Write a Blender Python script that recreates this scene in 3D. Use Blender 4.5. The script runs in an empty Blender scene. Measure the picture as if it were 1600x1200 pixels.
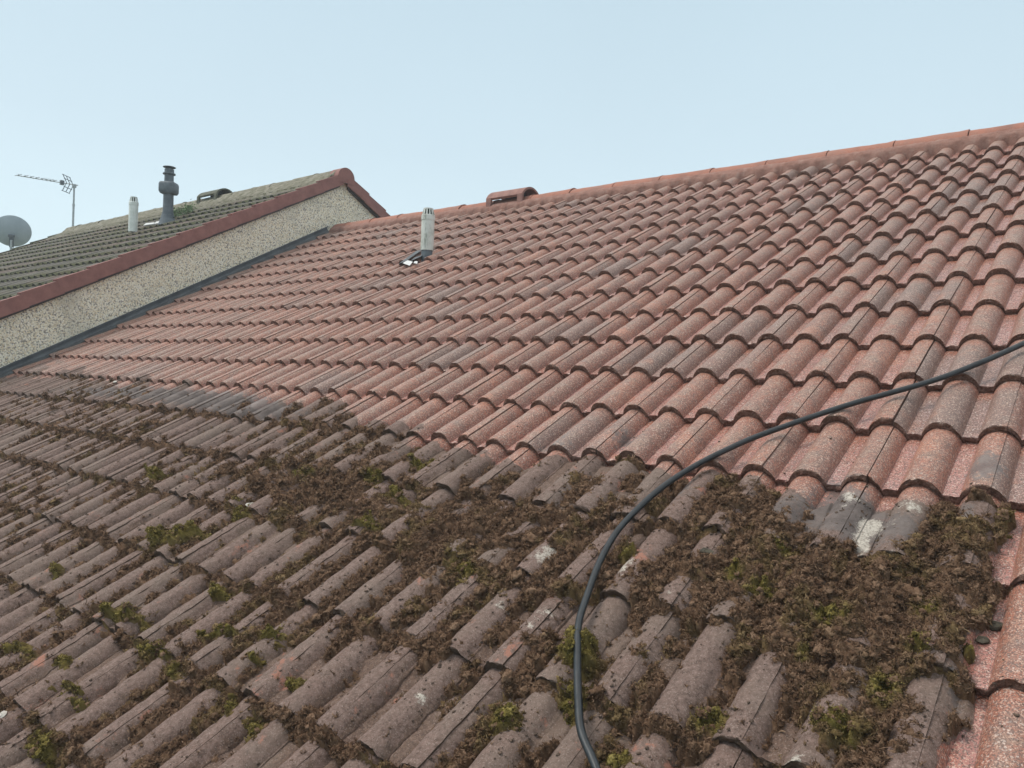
import bpy, math, random
import numpy as np
from mathutils import Vector, Matrix
random.seed(7); RNG = np.random.default_rng(11)
scene = bpy.context.scene

# ------------------------------------------------------------------ camera, sky, light, exposure
F = 1223.378                       # focal length in pixels of the 1600 px wide photograph
CW = np.array([0.58073622, -3.50415321, -0.37461632])
RW = np.array([[0.7826841856, 0.6213899519, 0.0357769935],
               [0.0318614277, 0.0174060923, -0.9993407214],
               [-0.6216030204, 0.7833080848, -0.0061748978]])     # rows: right, down, forward
cam = bpy.data.objects.new("camera", bpy.data.cameras.new("camera")); scene.collection.objects.link(cam)
cam.matrix_world = Matrix(((RW[0][0], -RW[1][0], -RW[2][0], CW[0]), (RW[0][1], -RW[1][1], -RW[2][1], CW[1]),
                           (RW[0][2], -RW[1][2], -RW[2][2], CW[2]), (0, 0, 0, 1)))
cam.data.sensor_width = 36; cam.data.lens = 36 * F / 1600; cam.data.clip_start = 0.05; cam.data.clip_end = 2000
scene.camera = cam
SUN_EL, SUN_ROT = math.radians(55), math.radians(236)
world = bpy.data.worlds.new("World"); scene.world = world; world.use_nodes = True
nt = world.node_tree; nt.nodes.clear()
wo = nt.nodes.new('ShaderNodeOutputWorld'); bg = nt.nodes.new('ShaderNodeBackground')
sky = nt.nodes.new('ShaderNodeTexSky'); sky.sky_type = 'NISHITA'; sky.sun_disc = False
sky.sun_elevation = SUN_EL; sky.sun_rotation = SUN_ROT; sky.dust_density = 4; sky.air_density = 1.0; sky.altitude = 50
# thin even fog: the clear sky mixed with a pale blanket that brightens toward the horizon, faintly mottled
tc = nt.nodes.new('ShaderNodeTexCoord'); sep = nt.nodes.new('ShaderNodeSeparateXYZ'); nt.links.new(tc.outputs['Generated'], sep.inputs[0])
rmp = nt.nodes.new('ShaderNodeValToRGB'); nt.links.new(sep.outputs['Z'], rmp.inputs[0])
SK = 7.7
FOG = [(0.0, (.72, .865, .90)), (0.12, (.65, .80, .86)), (0.27, (.555, .69, .765)), (0.44, (.495, .63, .71)), (0.62, (.70, .76, .80)), (1.0, (1.15, 1.12, 1.08))]
cr = rmp.color_ramp
cr.elements[0].position = FOG[0][0]; cr.elements[0].color = (*FOG[0][1], 1)
cr.elements[1].position = 1.0; cr.elements[1].color = (*FOG[-1][1], 1)
for pz, c in FOG[1:-1]:
    e = cr.elements.new(pz); e.color = (*c, 1)
ns = nt.nodes.new('ShaderNodeTexNoise'); ns.inputs['Scale'].default_value = 2.2; ns.inputs['Detail'].default_value = 3
nt.links.new(tc.outputs['Generated'], ns.inputs['Vector'])
mr = nt.nodes.new('ShaderNodeMapRange'); mr.inputs['To Min'].default_value = SK * .955; mr.inputs['To Max'].default_value = SK * 1.045
nt.links.new(ns.outputs['Fac'], mr.inputs['Value'])
vm = nt.nodes.new('ShaderNodeVectorMath'); vm.operation = 'SCALE'
nt.links.new(rmp.outputs[0], vm.inputs[0]); nt.links.new(mr.outputs[0], vm.inputs['Scale'])
mx = nt.nodes.new('ShaderNodeMix'); mx.data_type = 'RGBA'; mx.inputs[0].default_value = .93
nt.links.new(sky.outputs[0], mx.inputs[6]); nt.links.new(vm.outputs[0], mx.inputs[7])
nt.links.new(mx.outputs[2], bg.inputs[0]); bg.inputs[1].default_value = 0.1
nt.links.new(bg.outputs[0], wo.inputs[0])
sun = bpy.data.objects.new("sun", bpy.data.lights.new("sun", 'SUN')); scene.collection.objects.link(sun)
sun.data.energy = 1.5; sun.data.angle = math.radians(16); sun.data.color = (1, .95, .88)
sd = Vector((math.sin(SUN_ROT) * math.cos(SUN_EL), math.cos(SUN_ROT) * math.cos(SUN_EL), math.sin(SUN_EL)))
sun.rotation_euler = sd.to_track_quat('Z', 'Y').to_euler(); sun.location = (0, -10, 15)
scene.view_settings.view_transform = 'Standard'; scene.view_settings.look = 'None'
scene.view_settings.exposure = 0.68; scene.view_settings.gamma = 1
scene.render.engine = 'CYCLES'

# ------------------------------------------------------------------ geometry of the place
PITCH = math.radians(28); CP, SP = math.cos(PITCH), math.sin(PITCH); TN = SP / CP
W, G = 0.30, 0.32557              # cover width and gauge of one tile
UG = -7.07                         # where the tiles stop at the gable wall
RY, NRY = 2.65, 2.73               # ridge lines of the two roofs
NOFF = 0.565                       # how far the neighbouring roof stands above ours
NPH = 0.045
def R2W(u, v, w):                  # roof coordinates -> world
    return np.stack([u, v * CP - w * SP, v * SP + w * CP], -1)
def ray(px, py): return RW.T @ np.array([(px - 800) / F, (py - 600) / F, 1.0])
def at(px, py, w=0.0):             # point of the roof surface (roof coordinates) seen at a place of the photo
    n = np.array([0, -SP, CP]); d = ray(px, py); t = (w - CW @ n) / (d @ n); X = CW + d * t
    return np.array([X[0], X[1] * CP + X[2] * SP, -X[1] * SP + X[2] * CP])
def atx(px, py, x): d = ray(px, py); return CW + d * ((x - CW[0]) / d[0])
def pix(P):
    c = (P - CW) @ RW.T; z = np.maximum(c[..., 2], 1e-3)
    return 800 + F * c[..., 0] / z, 600 + F * c[..., 1] / z

# value noise
def vnoise(x, y, seed=0):
    xi = np.floor(x).astype(np.int64); yi = np.floor(y).astype(np.int64); fx = x - xi; fy = y - yi
    def h(a, b):
        n = (a * 374761393 + b * 668265263 + seed * 974634777) & 0xFFFFFFFF
        n = ((n ^ (n >> 13)) * 1274126177) & 0xFFFFFFFF
        return ((n ^ (n >> 16)) & 0xFFFF) / 65535.0
    fx = fx * fx * (3 - 2 * fx); fy = fy * fy * (3 - 2 * fy)
    return (h(xi, yi) * (1 - fx) + h(xi + 1, yi) * fx) * (1 - fy) + (h(xi, yi + 1) * (1 - fx) + h(xi + 1, yi + 1) * fx) * fy
def fbm(x, y, sc, oc=4, seed=0, g=.5):
    s = 0; a = 1; t = 0
    for k in range(oc):
        s = s + a * vnoise(x * sc + 17.3 * k, y * sc - 9.1 * k, seed + k); t += a; a *= g; sc *= 2.03
    return s / t
def sst(a, b, x): t = np.clip((x - a) / (b - a), 0, 1); return t * t * (3 - 2 * t)

def worley(x, y, sc, seed=0):
    x = x * sc; y = y * sc; xi = np.floor(x); yi = np.floor(y); best = np.full(np.shape(x), 9.0)
    for a in (-1, 0, 1):
        for b in (-1, 0, 1):
            cx, cy = xi + a, yi + b
            px = cx + vnoise(cx + .0, cy + .0, seed + 1); py = cy + vnoise(cx + .0, cy + .0, seed + 2)
            best = np.minimum(best, (x - px) ** 2 + (y - py) ** 2)
    return np.sqrt(best)

# tile profile. Joint at s = 0, on the right flank of one of the two rolls
RH, TH = 0.045, 0.024
def roll(q): q = np.clip(np.abs(q), 0, 1); return RH * (1 - q ** 2.4) ** 0.8
def prof(s):
    s = np.mod(s, W)
    h = roll((s + .0198) / .0545) ; h = np.maximum(h, roll((s - .1302) / .0545)); h = np.maximum(h, roll((s - W + .0198) / .0545))
    return h
def tileh(u, v):                   # height of the tiled surface
    r = np.ceil(-v / G - 1e-9); t = v + r * G
    return prof(u) - (RH - .004) - TH * t / G

# ------------------------------------------------------------------ masks on our roof, in roof coordinates
def dirt_mask(u, v):
    X, Y = pix(R2W(u, v, 0 * u))
    n = fbm(u, v, 5, 4, 3) - .5
    yb = np.interp(X, [-2000, 0, 150, 300, 420, 540, 640, 760, 900, 1050, 1200, 1300, 1420, 1560, 1700],
                   [560, 578, 588, 606, 622, 640, 678, 706, 716, 726, 742, 752, 764, 778, 790])
    d = sst(-10, 8, Y - yb + n * 70)
    front = sst(-1.0 * G, -3.9 * G, v)
    ur = .335 + .06 * (fbm(u, v, 7, 3, 9) - .5) * 2
    d = d * (1 - sst(-.012, .02, u - ur))
    # single stained tiles up on the clean part, as if missed by the washing
    col = np.floor(u / W); row = np.ceil(-v / G)
    h = vnoise(col * 3.7 + .5, row * 5.3 + .5, 21)
    d = np.maximum(d, .42 * (h > .86) * (v < -2.3 * G) * (v > -4 * G) * sst(.3, .5, fbm(u, v, 12, 3, 77)))
    return np.clip(d, 0, 1)
MOSS = [(1280,880,150,60,.85),(1400,905,150,80,.95),(1465,825,55,60,.75),(1500,880,50,70,.75),(1330,965,190,55,.9),(1180,870,70,55,.8),
 (1215,805,40,40,.35),(1130,775,50,25,.55),(1240,1010,60,50,.55),(1390,1085,90,75,.8),(1240,1065,50,50,.5),(1100,1135,45,40,.6),(1010,915,70,42,.55),
 (1075,880,50,60,.5),(960,765,60,26,.6),(680,825,75,45,.85),(760,800,70,36,.7),(850,805,60,34,.6),(740,860,90,34,.55),(600,725,80,26,.65),
 (520,765,90,36,.75),(430,745,70,36,.7),(560,790,60,30,.6),(470,810,60,30,.5),(660,715,50,22,.6),(785,748,50,26,.5),(905,735,45,22,.55),(330,725,80,26,.45),
 (250,680,90,18,.4),(120,650,120,12,.4),(70,840,60,26,.4),(300,765,40,26,.4),(930,790,80,30,.5),(1450,955,80,50,.7),(1560,790,35,16,.6),(1500,930,40,40,.6),
 (1320,1150,70,50,.55),(1190,1150,50,40,.45),(1120,1010,40,60,.45),(1000,1000,40,60,.4),(900,870,60,40,.5),(820,910,60,30,.4),(690,980,70,30,.35),(850,1010,60,26,.4),
 (590,960,60,26,.35),(460,900,60,26,.35),(250,910,60,26,.35),(390,960,40,30,.3),(560,1010,60,30,.35),(260,1110,40,30,.4),(310,1090,60,20,.35),(90,980,50,16,.3),
 (1360,815,60,42,-1.4),(1285,785,55,40,-1.1),(1440,770,50,18,-.6),(1160,985,30,50,-.5),(1230,1110,22,50,-.6),(1480,1040,30,40,-.5),(1300,1020,40,24,-.5),(1060,960,30,40,-.5),(1090,1060,30,50,-.6)]
GREEN = [(190,958,38,11),(100,1030,22,10),(105,1072,20,9),(374,797,15,12),(350,1088,12,18),(392,1125,15,20),(62,1160,22,24),(1303,958,28,15),(722,880,16,18),(1110,1112,26,20),
 (890,1082,22,32),(905,1010,30,30),(785,1112,26,28),(462,1062,22,13),(300,830,26,8),(250,840,24,8),(470,742,12,8),(582,742,14,10),(575,818,18,8),(660,720,12,8),(1255,1010,14,10),(1190,915,18,14),
 (1570,800,14,8),(240,740,10,7),(1300,1130,40,26),(1380,1060,26,20),(1440,1010,16,12),(230,1010,24,10),(340,985,26,9),(420,985,24,8),(260,1045,14,12),(120,1095,14,8),(90,890,12,8),(30,1010,22,8),
 (345,918,18,8),(400,1020,18,9),(980,860,14,10),(620,770,20,8),(1140,890,14,12),(1220,850,20,10),(1520,1010,12,10),(960,1180,26,14),(1450,940,16,12)]
def blobs(X, Y, L):
    s = np.zeros_like(X)
    for b in L:
        q = ((X - b[0]) / b[2]) ** 2 + ((Y - b[1]) / b[3]) ** 2
        a = (b[4] if len(b) > 4 else 1) * np.exp(-q * .9)
        s = s + a
    return s
def moss_fields(u, v):
    X, Y = pix(R2W(u, v, 0 * u))
    d = dirt_mask(u, v)
    wx = (fbm(u, v, 13, 4, 201, .6) - .5) * 110; wy = (fbm(u, v, 13, 4, 205, .6) - .5) * 70
    c = blobs(X + wx, Y + wy, MOSS)
    r = np.ceil(-v / G - 1e-9); t = (v + r * G) / G
    pan = 1 - sst(.010, .026, prof(u))
    # debris collects in the pans and just under each nose
    nl = sst(.84, .95, t) * sst(.34, .52, fbm(u, v, 6, 3, 44))
    patch = sst(.42, .62, fbm(u, v, 2.6, 3, 46))
    base = .58 * pan * (.40 + .60 * patch) + .66 * nl + .17 * patch
    n = fbm(u, v, 16, 5, 41, .68)
    cov = (np.clip(c, -1, 1.05) * .84 + base * 1.2) - 1.9 * (.80 - n) + .03 - .10 * (1 - pan)
    cov = cov - (1 - sst(.35, .75, d)) * 1.5 + 0 * c
    return cov, d, X, Y, pan

# ------------------------------------------------------------------ mesh and object helpers
ROOT = {}
def link(o): scene.collection.objects.link(o); return o
def empty(name, loc, label, cat, group=None):
    o = link(bpy.data.objects.new(name, None)); o.location = loc; o.empty_display_size = .2
    o['label'] = label; o['category'] = cat
    if group: o['group'] = group
    ROOT[o.name] = np.array(loc, float); return o
def wloc(o):
    p = np.zeros(3)
    while o is not None: p = p + np.array(o.location); o = o.parent
    return p
def meshobj(name, V, Fc, mat, parent=None, attrs=None, smooth=False, matidx=None, loc=None, autos=None):
    V = np.asarray(V, float)
    off = wloc(parent) if parent is not None else (np.array(loc, float) if loc is not None else np.zeros(3))
    me = bpy.data.meshes.new(name)
    V = V - off
    if isinstance(Fc, np.ndarray):
        n, k = Fc.shape
        me.vertices.add(len(V)); me.vertices.foreach_set('co', V.astype(np.float32).ravel())
        me.loops.add(n * k); me.loops.foreach_set('vertex_index', Fc.astype(np.int32).ravel())
        me.polygons.add(n); me.polygons.foreach_set('loop_start', np.arange(0, n * k, k, dtype=np.int32))
        me.update(calc_edges=True)
    else:
        me.from_pydata([tuple(p) for p in V], [], Fc); me.update()
    mats = mat if isinstance(mat, (list, tuple)) else [mat]
    for m in mats: me.materials.append(m)
    if matidx is not None: me.polygons.foreach_set('material_index', np.asarray(matidx, np.int32))
    if attrs:
        for k, a in attrs.items():
            at_ = me.attributes.new(k, 'FLOAT', 'POINT'); at_.data.foreach_set('value', np.asarray(a, np.float32))
    if smooth:
        me.polygons.foreach_set('use_smooth', np.ones(len(me.polygons), bool))
    if autos: me.set_sharp_from_angle(angle=math.radians(autos))
    o = link(bpy.data.objects.new(name, me))
    if parent is not None: o.parent = parent
    elif loc is not None: o.location = loc
    return o
class MB:
    def __init__(s): s.V = []; s.F = []
    def add(s, V, Fc): b = len(s.V); s.V += [tuple(map(float, p)) for p in V]; s.F += [tuple(b + i for i in f) for f in Fc]
    def hexa(s, P):   # 8 corners: bottom loop then top loop
        s.add(P, [(3, 2, 1, 0), (4, 5, 6, 7), (0, 1, 5, 4), (1, 2, 6, 5), (2, 3, 7, 6), (3, 0, 4, 7)])
    def box(s, a, b):
        (x0, y0, z0), (x1, y1, z1) = a, b
        s.hexa([(x0, y0, z0), (x1, y0, z0), (x1, y1, z0), (x0, y1, z0), (x0, y0, z1), (x1, y0, z1), (x1, y1, z1), (x0, y1, z1)])
    def tube(s, pts, r, n=12, caps=True):
        pts = [Vector(p) for p in pts]; R = r if isinstance(r, (list, tuple)) else [r] * len(pts); rings = []
        up = Vector((0, 0, 1)); d0 = (pts[1] - pts[0]).normalized()
        if abs(d0.z) > .95: up = Vector((1, 0, 0))
        a = d0.cross(up).normalized(); V = []
        for i, p in enumerate(pts):
            d = (pts[min(i + 1, len(pts) - 1)] - pts[max(i - 1, 0)]).normalized()
            a = (a - d * a.dot(d)).normalized(); b = d.cross(a)
            V += [p + (a * math.cos(2 * math.pi * k / n) + b * math.sin(2 * math.pi * k / n)) * R[i] for k in range(n)]
        Fc = [(i * n + k, i * n + (k + 1) % n, (i + 1) * n + (k + 1) % n, (i + 1) * n + k) for i in range(len(pts) - 1) for k in range(n)]
        if caps: Fc += [tuple(range(n - 1, -1, -1)), tuple((len(pts) - 1) * n + k for k in range(n))]
        s.add(V, Fc)
    def lathe(s, c, prof_, n=28, cap=True):   # (radius, z) list about a vertical axis at c
        V = [(c[0] + r * math.cos(2 * math.pi * k / n), c[1] + r * math.sin(2 * math.pi * k / n), c[2] + z) for r, z in prof_ for k in range(n)]
        m = len(prof_)
        Fc = [(i * n + k, i * n + (k + 1) % n, (i + 1) * n + (k + 1) % n, (i + 1) * n + k) for i in range(m - 1) for k in range(n)]
        if cap: Fc += [tuple(range(n - 1, -1, -1)), tuple((m - 1) * n + k for k in range(n))]
        s.add(V, Fc)
    def build(s, name, mat, parent=None, smooth=True, loc=None, ang=35):
        return meshobj(name, s.V, s.F, mat, parent, smooth=smooth, loc=loc, autos=ang if smooth else None)

# ------------------------------------------------------------------ materials
def lin(r, g, b):
    f = lambda c: ((c / 255 + .055) / 1.055) ** 2.4 if c > 10 else c / 255 / 12.92
    return (f(r), f(g), f(b), 1)
class Mt:
    def __init__(s, name, rough=.8, spec=.5):
        s.m = bpy.data.materials.new(name); s.m.use_nodes = True; s.t = s.m.node_tree; s.b = s.t.nodes['Principled BSDF']
        s.b.inputs['Roughness'].default_value = rough; s.b.inputs['Specular IOR Level'].default_value = spec
        s.tc = s.n('ShaderNodeTexCoord'); s.co = s.tc.outputs['Object']
    def n(s, k): return s.t.nodes.new(k)
    def l(s, a, b): s.t.links.new(a, b)
    def noise(s, sc, det=2, rough=.5, vec=None, w=0):
        q = s.n('ShaderNodeTexNoise'); q.inputs['Scale'].default_value = sc; q.inputs['Detail'].default_value = det; q.inputs['Roughness'].default_value = rough
        s.l(vec or s.co, q.inputs['Vector']); return q.outputs['Fac']
    def vor(s, sc, out='Color', feat='F1', vec=None):
        q = s.n('ShaderNodeTexVoronoi'); q.inputs['Scale'].default_value = sc; q.feature = feat; s.l(vec or s.co, q.inputs['Vector']); return q.outputs[out]
    def attr(s, nm): q = s.n('ShaderNodeAttribute'); q.attribute_name = nm; return q.outputs['Fac']
    def ramp(s, fac, st, interp='LINEAR'):
        q = s.n('ShaderNodeValToRGB'); s.l(fac, q.inputs[0]); e = q.color_ramp.elements; q.color_ramp.interpolation = interp
        e[0].position, e[0].color = st[0][0], st[0][1]; e[1].position, e[1].color = st[-1][0], st[-1][1]
        for p, c in st[1:-1]: x = e.new(p); x.color = c
        return q.outputs[0]
    def mr(s, v, a, b, c=0., d=1., smooth=True):
        q = s.n('ShaderNodeMapRange'); q.interpolation_type = 'SMOOTHSTEP' if smooth else 'LINEAR'
        s.l(v, q.inputs['Value'])
        for k, x in zip(('From Min', 'From Max', 'To Min', 'To Max'), (a, b, c, d)): q.inputs[k].default_value = x
        return q.outputs[0]
    def math(s, op, a, b=None, clamp=False):
        q = s.n('ShaderNodeMath'); q.operation = op; q.use_clamp = clamp
        for i, x in enumerate((a, b)):
            if x is None: continue
            if isinstance(x, (int, float)): q.inputs[i].default_value = x
            else: s.l(x, q.inputs[i])
        return q.outputs[0]
    def mix(s, f, a, b, mode='MIX'):
        q = s.n('ShaderNodeMix'); q.data_type = 'RGBA'; q.blend_type = mode
        for i, x in ((0, f), (6, a), (7, b)):
            if isinstance(x, (int, float)): q.inputs[i].default_value = x
            elif isinstance(x, tuple): q.inputs[i].default_value = x
            else: s.l(x, q.inputs[i])
        return q.outputs[2]
    def col(s, c):
        if isinstance(c, tuple): s.b.inputs['Base Color'].default_value = c
        else: s.l(c, s.b.inputs['Base Color'])
        return s
    def bump(s, h, st=.4, d=.002):
        q = s.n('ShaderNodeBump'); q.inputs['Strength'].default_value = st; q.inputs['Distance'].default_value = d
        s.l(h, q.inputs['Height']); s.l(q.outputs[0], s.b.inputs['Normal'])
    def rough(s, v): s.l(v, s.b.inputs['Roughness'])
K = lambda r, g, b: (r, g, b, 1)

def tile_material():
    m = Mt('concrete_tile', .75, .5)
    rnd, pr, dirt, wht, stn = m.attr('tile_random'), m.attr('profile'), m.attr('dirt'), m.attr('bleach'), m.attr('stain')
    big = m.noise(3.1, 4, .6); med = m.noise(16, 4, .65); fine = m.noise(190, 2, .7); gr = m.noise(420, 1, .5)
    base = m.ramp(m.math('ADD', m.math('MULTIPLY', rnd, .55), m.math('MULTIPLY', big, .45)),
                  [(.12, K(.20, .088, .064)), (.35, K(.255, .102, .070)), (.55, K(.325, .126, .081)), (.72, K(.275, .117, .082)), (.9, K(.25, .130, .095))])
    pan = m.ramp(m.noise(7, 3), [(.35, K(.335, .130, .098)), (.65, K(.385, .205, .190))])  # the lilac end paints the sky's sheen into the pan colour
    c = m.mix(m.mr(pr, .02, .30, .75, 0), base, pan)
    # weathered grey on the crown of the rolls, uneven
    c = m.mix(m.math('MULTIPLY', m.mr(pr, .45, 1.0), m.mr(med, .36, .64, .10, .8)), c, K(.245, .172, .130))
    c = m.mix(m.mr(rnd, .86, .95, 0, .6), c, K(.165, .125, .11))
    c = m.mix(m.mr(m.noise(8.5, 5, .7), .53, .66, 0, .55), c, K(.15, .090, .075))
    # orange bloom
    c = m.mix(m.mr(m.noise(5.5, 4, .6), .54, .70, 0, .6), c, K(.43, .17, .10))
    # fresh red colour kept under the lap of the course above
    al = m.attr('along')
    c = m.mix(m.math('MULTIPLY', m.mr(al, .70, .98), m.mr(med, .35, .62, .25, .85)), c, K(.37, .14, .09))
    # sand grains: dark, mid and pale specks
    sp = m.vor(400, 'Color'); sx = m.n('ShaderNodeSeparateColor'); m.l(sp, sx.inputs[0])
    c = m.mix(m.mr(sx.outputs[0], .68, .9, 0, .62), c, K(.54, .38, .30))
    c = m.mix(m.mr(sx.outputs[1], .66, .80, 0, .8), c, K(.10, .062, .050))
    sp2 = m.vor(260, 'Color'); s2 = m.n('ShaderNodeSeparateColor'); m.l(sp2, s2.inputs[0])
    c = m.mix(m.mr(s2.outputs[0], .90, .96, 0, .5), c, K(.58, .48, .42))
    c = m.mix(m.mr(s2.outputs[1], .78, .88, 0, .55), c, K(.12, .08, .07))
    # mud film of the uncleaned part
    dn = m.math('ADD', dirt, m.math('MULTIPLY', m.math('SUBTRACT', m.noise(45, 6, .78), .5), 1.1))
    df = m.mr(dn, .42, .54)
    mud = m.ramp(m.noise(70, 8, .88), [(.32, K(.032, .020, .015)), (.43, K(.105, .067, .052)), (.55, K(.190, .128, .106)), (.74, K(.30, .215, .185))])
    soil = m.ramp(m.noise(85, 6, .8), [(.32, K(.038, .023, .015)), (.5, K(.105, .066, .046)), (.68, K(.190, .126, .092))])
    sf = m.math('ADD', m.noise(13, 6, .72), m.math('MULTIPLY', m.math('SUBTRACT', .45, pr), .34))
    mud = m.mix(m.mr(sf, .47, .56, 0, .94), mud, soil)
    mud = m.mix(m.mr(m.noise(4, 3), .45, .66, 0, .5), mud, K(.18, .138, .110))
    mud = m.mix(m.mr(sx.outputs[2], .84, .96, 0, .38), mud, K(.38, .30, .26))
    mud = m.mix(m.mr(m.noise(110, 5, .85), .57, .64, 0, .85), mud, K(.048, .031, .023))
    mud = m.mix(m.mr(m.noise(7.5, 6, .75), .61, .68, 0, .8), mud, K(.34, .145, .095))
    c = m.mix(m.math('MULTIPLY', df, .93), c, mud)
    c = m.mix(m.mr(m.math('ADD', stn, m.math('MULTIPLY', m.math('SUBTRACT', m.noise(48, 7, .82), .5), 2.0)), .48, .66, 0, .8), c, m.ramp(med, [(.35, K(.085, .072, .068)), (.65, K(.165, .140, .130))]))
    wf = m.mr(m.math('ADD', wht, m.math('MULTIPLY', m.math('SUBTRACT', m.noise(60, 7, .85), .5), 2.3)), .50, .86, 0, .9)
    c = m.mix(wf, c, m.ramp(m.noise(140, 4, .7), [(.35, K(.22, .19, .16)), (.56, K(.55, .51, .44))]))
    m.col(c)
    r = m.mr(pr, 0, .3, .26, .52); r2 = m.math('MAXIMUM', r, m.math('MULTIPLY', df, .85)); m.rough(r2)
    m.bump(m.math('ADD', m.math('MULTIPLY', fine, .9), m.math('ADD', m.math('MULTIPLY', gr, .35), m.math('MULTIPLY', m.math('MULTIPLY', df, m.noise(90, 7, .85)), 5.0))), .55, .0028)
    return m.m
def nose_material():
    m = Mt('tile_nose', .95, .2); d = m.attr('dirt')
    c = m.ramp(m.noise(150, 4, .7), [(.32, K(.085, .046, .036)), (.5, K(.20, .115, .090)), (.72, K(.33, .21, .17))])
    c = m.mix(m.mr(d, .3, .7, 0, .8), c, K(.085, .062, .045))
    m.col(c); m.bump(m.noise(220, 5, .8), .9, .006); return m.m
def old_tile_material():
    m = Mt('weathered_tile', .9, .2); pr, rnd = m.attr('profile'), m.attr('tile_random')
    c = m.ramp(m.math('ADD', m.math('MULTIPLY', rnd, .4), m.math('MULTIPLY', m.noise(2.2, 4, .6), .6)),
               [(.25, K(.105, .100, .088)), (.5, K(.165, .152, .138)), (.7, K(.130, .130, .098))])
    c = m.mix(m.mr(m.noise(1.4, 3), .45, .6, 0, .35), c, K(.24, .15, .135))
    c = m.mix(m.math('MULTIPLY', m.mr(pr, .5, .1), m.mr(m.noise(7, 5, .7), .40, .58, .15, .9)), c, K(.105, .115, .065))
    al = m.attr('along')
    c = m.mix(m.math('MULTIPLY', m.mr(al, .42, .02), m.mr(m.noise(10, 5, .7), .36, .52, .2, .95)), c, K(.085, .088, .042))
    c = m.mix(m.mr(m.noise(24, 5, .75), .56, .64, 0, .8), c, K(.09, .10, .05))
    c = m.mix(m.mr(m.noise(11, 5, .75), .65, .69, 0, .75), c, K(.50, .50, .46))
    m.col(c); m.bump(m.noise(60, 5, .7), .8, .01); return m.m
def pebble_material():
    m = Mt('pebble_dash', .9, .15)
    v = m.vor(78, 'Color'); d = m.vor(78, 'Distance'); sx = m.n('ShaderNodeSeparateColor'); m.l(v, sx.inputs[0])
    c = m.ramp(sx.outputs[0], [(0, K(.80, .73, .56)), (.25, K(.90, .86, .74)), (.5, K(.70, .59, .40)), (.7, K(.90, .86, .77)), (.85, K(.52, .46, .37)), (1, K(.86, .77, .58))])
    c = m.mix(m.mr(d, .58, .80), c, K(.24, .22, .185))
    c = m.mix(m.mr(m.noise(1.7, 5, .65), .50, .68, 0, .35), c, K(.34, .33, .28))
    m.col(c); m.bump(m.mr(d, .65, .1), .5, .004); return m.m
def ridge_material():
    m = Mt('ridge_tile', .82, .3)
    c = m.ramp(m.noise(4.5, 5, .65), [(.32, K(.22, .108, .082)), (.5, K(.34, .140, .094)), (.68, K(.26, .138, .106))])
    c = m.mix(m.mr(m.noise(260, 2), .58, .70, 0, .5), c, K(.55, .42, .36))
    c = m.mix(m.mr(m.noise(11, 5, .7), .60, .74, 0, .5), c, K(.22, .165, .14))
    m.col(c); m.bump(m.noise(150, 4, .7), .6, .003); return m.m
def mortar_material():
    m = Mt('ridge_mortar', .95, .2)
    c = m.ramp(m.noise(14, 5, .7), [(.3, K(.19, .098, .076)), (.5, K(.265, .142, .112)), (.72, K(.32, .21, .175))])
    c = m.mix(m.mr(m.noise(300, 2), .60, .70, 0, .5), c, K(.45, .38, .34))
    m.col(c); m.bump(m.noise(45, 6, .75), .9, .008); return m.m
def plain(name, a, b, sc, rough=.7, bs=.3, bd=.002, metal=0, spec=.4, det=5):
    m = Mt(name, rough, spec); m.col(m.ramp(m.noise(sc, det, .65), [(.35, K(*a)), (.65, K(*b))])); m.b.inputs['Metallic'].default_value = metal
    if bs: m.bump(m.noise(sc * 4, 4, .7), bs, bd)
    return m.m
def moss_material(name, brown, bright=0.):
    m = Mt(name, .97, .1); cr, gr = m.attr('shade'), m.attr('green')
    b = m.ramp(m.math('ADD', m.math('MULTIPLY', cr, .6), m.math('MULTIPLY', m.noise(70, 4, .7), .4)), brown)
    g = m.ramp(cr, [(0, K(.046, .035, .012)), (.4, K(.132, .104, .030)), (.75, K(.230, .185, .052)), (1, K(.34, .28, .10))])
    m.col(m.mix(gr, b, g)); m.bump(m.noise(260, 4, .8), 1, .006); return m.m
M = {}
M['tile'] = tile_material(); M['nose'] = nose_material(); M['old'] = old_tile_material(); M['wall'] = pebble_material()
M['ridge'] = ridge_material(); M['mortar'] = mortar_material()
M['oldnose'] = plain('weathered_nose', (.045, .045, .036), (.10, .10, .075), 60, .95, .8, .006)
M['oldridge'] = plain('mossy_ridge', (.13, .125, .08), (.27, .25, .20), 14, .95, .9, .01)
M['verge'] = plain('verge_tile', (.21, .095, .082), (.29, .135, .115), 9, .8, .4, .003)
M['lead'] = plain('lead_flashing', (.030, .037, .042), (.080, .092, .10), 9, .5, .6, .006, spec=.5)
M['white'] = plain('white_plastic', (.60, .64, .60), (.76, .79, .76), 18, .45, .1, .001)
M['flue'] = None
m_ = Mt('weathered_white_pipe', .5, .4)
mp = m_.n('ShaderNodeMapping'); mp.inputs['Scale'].default_value = (1, 1, .22); m_.l(m_.co, mp.inputs[0])
c_ = m_.ramp(m_.noise(60, 5, .75, mp.outputs[0]), [(.36, K(.20, .22, .18)), (.47, K(.50, .53, .48)), (.62, K(.66, .69, .65))])
m_.col(m_.mix(m_.mr(m_.noise(9, 3), .42, .6), c_, K(.66, .69, .65))); M['flue'] = m_.m
M['dark'] = plain('dark_slot', (.008, .01, .012), (.02, .024, .026), 30, .8, 0)
M['vent'] = plain('grey_vent_plastic', (.075, .095, .115), (.14, .165, .185), 16, .55, .2, .002)
M['metal'] = plain('galvanised_metal', (.30, .33, .34), (.44, .47, .47), 30, .45, .1, .001, metal=.4)
M['dish'] = plain('grey_dish_paint', (.30, .36, .40), (.37, .43, .47), 5, .5, .1, .001)
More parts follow.
